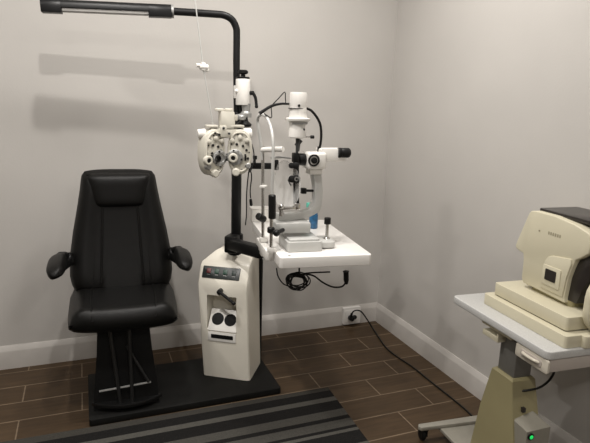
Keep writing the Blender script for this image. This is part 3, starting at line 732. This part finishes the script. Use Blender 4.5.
# drawer
dr = MB().prism(rrect(.018, .006, .38, .142, .004), K(0, 0, .586), CU, CV, .043, .002).build('drawer', DRAWER, cart)
df = MB(); df.prism(rrect(-.150, .583, .002, .630, .008), K(.012, 0, 0), -CV, CZ, -.008 if False else .008, .002)
df = df.build('drawer_front', DRAWERF, dr)
MB().prism(rrect(-.122, .594, -.026, .620, .008), K(.0185, 0, 0)-CU*.0135, -CV, CZ, .004, .001).build('handle_recess', DRAWER, df)
hp = MB(); hp.tube([K(.003, .112, .608), K(-.006, .1, .611), K(-.008, .074, .611), K(-.006, .048, .611), K(.003, .036, .608)], .0055, 10, 4); hp.build('drawer_handle', DRAWERF, df)
# column
MB().prism(rrect(.055, .198, .132, .288, .006), K(0, 0, .40), CU, CV, .231, .002).build('inner_column', COLG, cart)
rings = [[K(.040, .105, .062), K(.175, .105, .062), K(.175, .375, .062), K(.040, .375, .062)],
         [K(.040, .150, .28), K(.155, .150, .28), K(.155, .340, .28), K(.040, .340, .28)],
         [K(.042, .186, .452), K(.142, .186, .452), K(.142, .300, .452), K(.042, .300, .452)],
         [K(.050, .193, .460), K(.136, .193, .460), K(.136, .292, .460), K(.050, .292, .460)]]
MB().loft(rings).build('column_cover', AGED2, cart, ang=.4)
bk = MB(); bk.box(K(.095, .29, .618), (.13, .17, .026), CM, bev=.004); bk.prism(rrect(0.02, .262, .16, .352, .004), K(0, 0, .573), CU, CV, .018, .003)
bk.prism([(.02, .262), (.16, .262), (.16, .268), (.02, .268)], K(0, 0, .585), CU, CV, .022)
bk.build('top_bracket', AGED, cart)
# control box with green light
rings = [[K(.046, .088, .0625), K(.150, .088, .0625), K(.150, .19, .0625), K(.046, .19, .0625)],
         [K(.046, .090, .312), K(.145, .090, .318), K(.145, .19, .330), K(.046, .19, .318)],
         [K(.050, .130, .320), K(.128, .140, .336), K(.128, .19, .342), K(.050, .19, .324)]]
cbx = MB().loft(rings).build('control_box', BOXC, cart, ang=.4)
lp = K(.062, .0885, .294)
MB().lathe([(.0125, 0), (.0125, .004), (.010, .005)], lp, -CV, 18).build('switch_bezel', BLACKP, cbx)
MB().lathe([(.0075, 0), (.0075, .006), (.004, .008), (0, .0085)], lp, -CV, 16).build('power_light', LED, cbx, label='glowing green power light')
MB().box(K(.083, .161, .352), (.014, .014, .018), CM, bev=.002).build('key_switch', BROWN, cart)
# feet
ft = MB(); ft.prism([(-.105, .535), (-.095, .522), (.30, .50), (.31, .505), (.31, .545), (-.095, .552)], K(0, 0, .06), CU, CV, .018, .004); ft.build('foot_bar', FOOTC, cart)
ft = MB(); ft.prism([(-.105, .0), (-.095, -.014), (.30, -.014), (.31, -.005), (.31, .03), (-.095, .03)], K(0, 0, .06), CU, CV, .018, .004); ft.build('foot_bar', FOOTC, cart)
MB().prism(rrect(-.005, -.01, .205, .548, .01), K(0, 0, .048), CU, CV, .014, .003).build('base_plate', FOOTC, cart)
for (uu, vv) in ((-.075, .537), (.28, .525), (-.075, .008), (.28, .008)):
    cs = MB(); cs.lathe([(.016, -.009), (.024, -.007), (.026, 0), (.024, .007), (.016, .009)], K(uu, vv+.01, .0268), CU, 20)
    cs.prism([(-.013, .0), (.013, .0), (.013, .034), (-.013, .034)], K(uu-.013, vv, .0262), CV, CZ, .003); cs.prism([(-.013, .0), (.013, .0), (.013, .034), (-.013, .034)], K(uu+.010, vv, .0262), CV, CZ, .003)
    cs.box(K(uu, vv, .0585), (.03, .028, .006), CM)
    cs.build('caster_wheel', MATTE, cart)
cc = MB().tube([K(.080, .187, .412), K(.100, .165, .425), K(.118, .13, .455), K(.130, .10, .51), K(.135, .09, .588)], .0042, 10, 6).build('column_cable', BLACKP, cart)

# ------------------------------------------------------------------ autorefractor
ar = thing('autorefractor', K(.22, .22, .66), 'beige autorefractor with dark top screen and square lens window standing on the grey cart top', 'autorefractor', CR)
MB().prism(rrect(.072, .010, .385, .435, .012), K(0, 0, .6605), CU, CV, .042, .007, 3).build('base', AGED, ar)
MB().prism(rrect(.104, .046, .376, .404, .010), K(0, 0, .7015), CU, CV, .008).build('base_gap', BROWN, ar)
MB().prism(rrect(.098, .040, .380, .41, .010), K(0, 0, .7065), CU, CV, .046, .006, 3).build('sliding_stage', AGED, ar)
MB().prism(rrect(.185, .115, .37, .315, .012), K(0, 0, .749), CU, CV, .024).build('neck', AGED2, ar)
u0 = .168
# body silhouette in (v, z)
prof = [(.132, .764), (.340, .770), (.350, .785), (.352, .855), (.358, .880), (.398, .888), (.404, .900), (.396, .925), (.354, 1.035), (.345, 1.047), (.320, 1.052), (.226, 1.052), (.134, 1.041), (.075, 1.026), (.060, 1.014), (.058, .985), (.064, .958), (.092, .936), (.112, .924), (.118, .905), (.131, .855), (.137, .780)]
bd = MB().prism([(-a, b) for a, b in prof], K(u0+.21, 0, 0), -CV, CZ, .21, .0045, 3)
# prism extrudes along (-CV) x CZ = -CU
bd = bd.build('body', AGED, ar, ang=.5)
# recessed side panel around the lens window
sp2 = [(-.247, .784), (-.246, .850), (-.240, .886), (-.228, .903), (-.210, .912), (-.125, .924), (-.122, .905), (-.135, .855), (-.141, .783)]
MB().prism(sp2, K(u0+.002, 0, 0), -CV, CZ, .007, .002).build('side_panel', AGED, ar)
wf = MB().prism(rrect(-.242, .802, -.158, .874, .003), K(u0-.004, 0, 0), -CV, CZ, .004, .001).build('window_frame', AGED, ar)
MB().prism(rrect(-.226, .822, -.176, .862, .003), K(u0-.0072, 0, 0), -CV, CZ, .003).build('lens_window', BROWN, wf, label='dark square lens window')
# dark top screen
MB().prism(rrect(.025, .085, .205, .335, .012), K(u0-.0, 0, 1.046), CU, CV, .014, .005).build('top_screen', BROWN, ar, label='dark brown top screen')
# front (patient side) dark face under the hood
ff = [(.138, .772), (.132, .855), (.119, .905), (.110, .924), (.090, .934), (.062, .958), (.058, .985), (.048, .985), (.042, .93), (.060, .87), (.085, .82), (.098, .772)]
MB().prism([(-a, b) for a, b in ff], K(u0+.205, 0, 0), -CV, CZ, .188, .003).build('front_face', BROWN, ar, label='black recessed front face')
MB().prism(rrect(.136, -.006, .38, .036, .012), K(0, 0, .6605), CU, CV, .041, .006).build('chin_block', AGED, ar)
MB().prism(rrect(.142, .700, .38, .90, .075), K(0, .034, 0), CU, CZ, .034, .010, 3).build('chin_support', AGED, ar)
# worn maker's lettering: six faint strokes, and a small indicator dot
lt = MB()
for i in range(6):
    vv = .243-.0105*i; zz = .987
    lt.prism(rrect(-vv-.0036, zz-.0058, -vv+.0036, zz+.0058, .003, 3), K(u0+.0005, 0, 0), -CV, CZ, .0012)
lt.build('maker_lettering', PRINT, ar)
MB().lathe([(.0035, 0), (.0035, .002), (0, .0025)], K(u0+.0002, .289, .985), -CU, 12).build('indicator_dot', PRINT, ar)

# ------------------------------------------------------------------ lights
def area(name, loc, size, power, col=(1, .958, .91), tgt=None, spread=PI):
    d = bpy.data.lights.new(name, 'AREA'); d.shape = 'DISK'; d.size = size; d.energy = power; d.color = col; d.spread = spread
    o = bpy.data.objects.new(name, d); C.objects.link(o); o.location = loc
    if tgt is not None: o.rotation_euler = (V(tgt)-V(loc)).to_track_quat('-Z', 'Y').to_euler()
    return o
area('downlight', (.02, 1.95, 2.66), .07, 14)
area('downlight', (.02, 1.24, 2.66), .07, 21)
area('downlight', (-1.2, 1.7, 2.66), .14, 15)
area('downlight', (1.0, 1.95, 2.66), .30, 22)
area('downlight', (-.6, -.9, 2.66), .30, 22)
area('downlight', (1.0, -.6, 2.66), .30, 14)
wd = bpy.data.worlds.new('world'); S.world = wd; wd.use_nodes = True
wd.node_tree.nodes['Background'].inputs['Color'].default_value = (.5, .48, .45, 1); wd.node_tree.nodes['Background'].inputs['Strength'].default_value = .1
S.view_settings.view_transform = 'Standard'; S.view_settings.look = 'None'; S.view_settings.exposure = 0; S.view_settings.gamma = 1
S.view_settings.use_curve_mapping = False
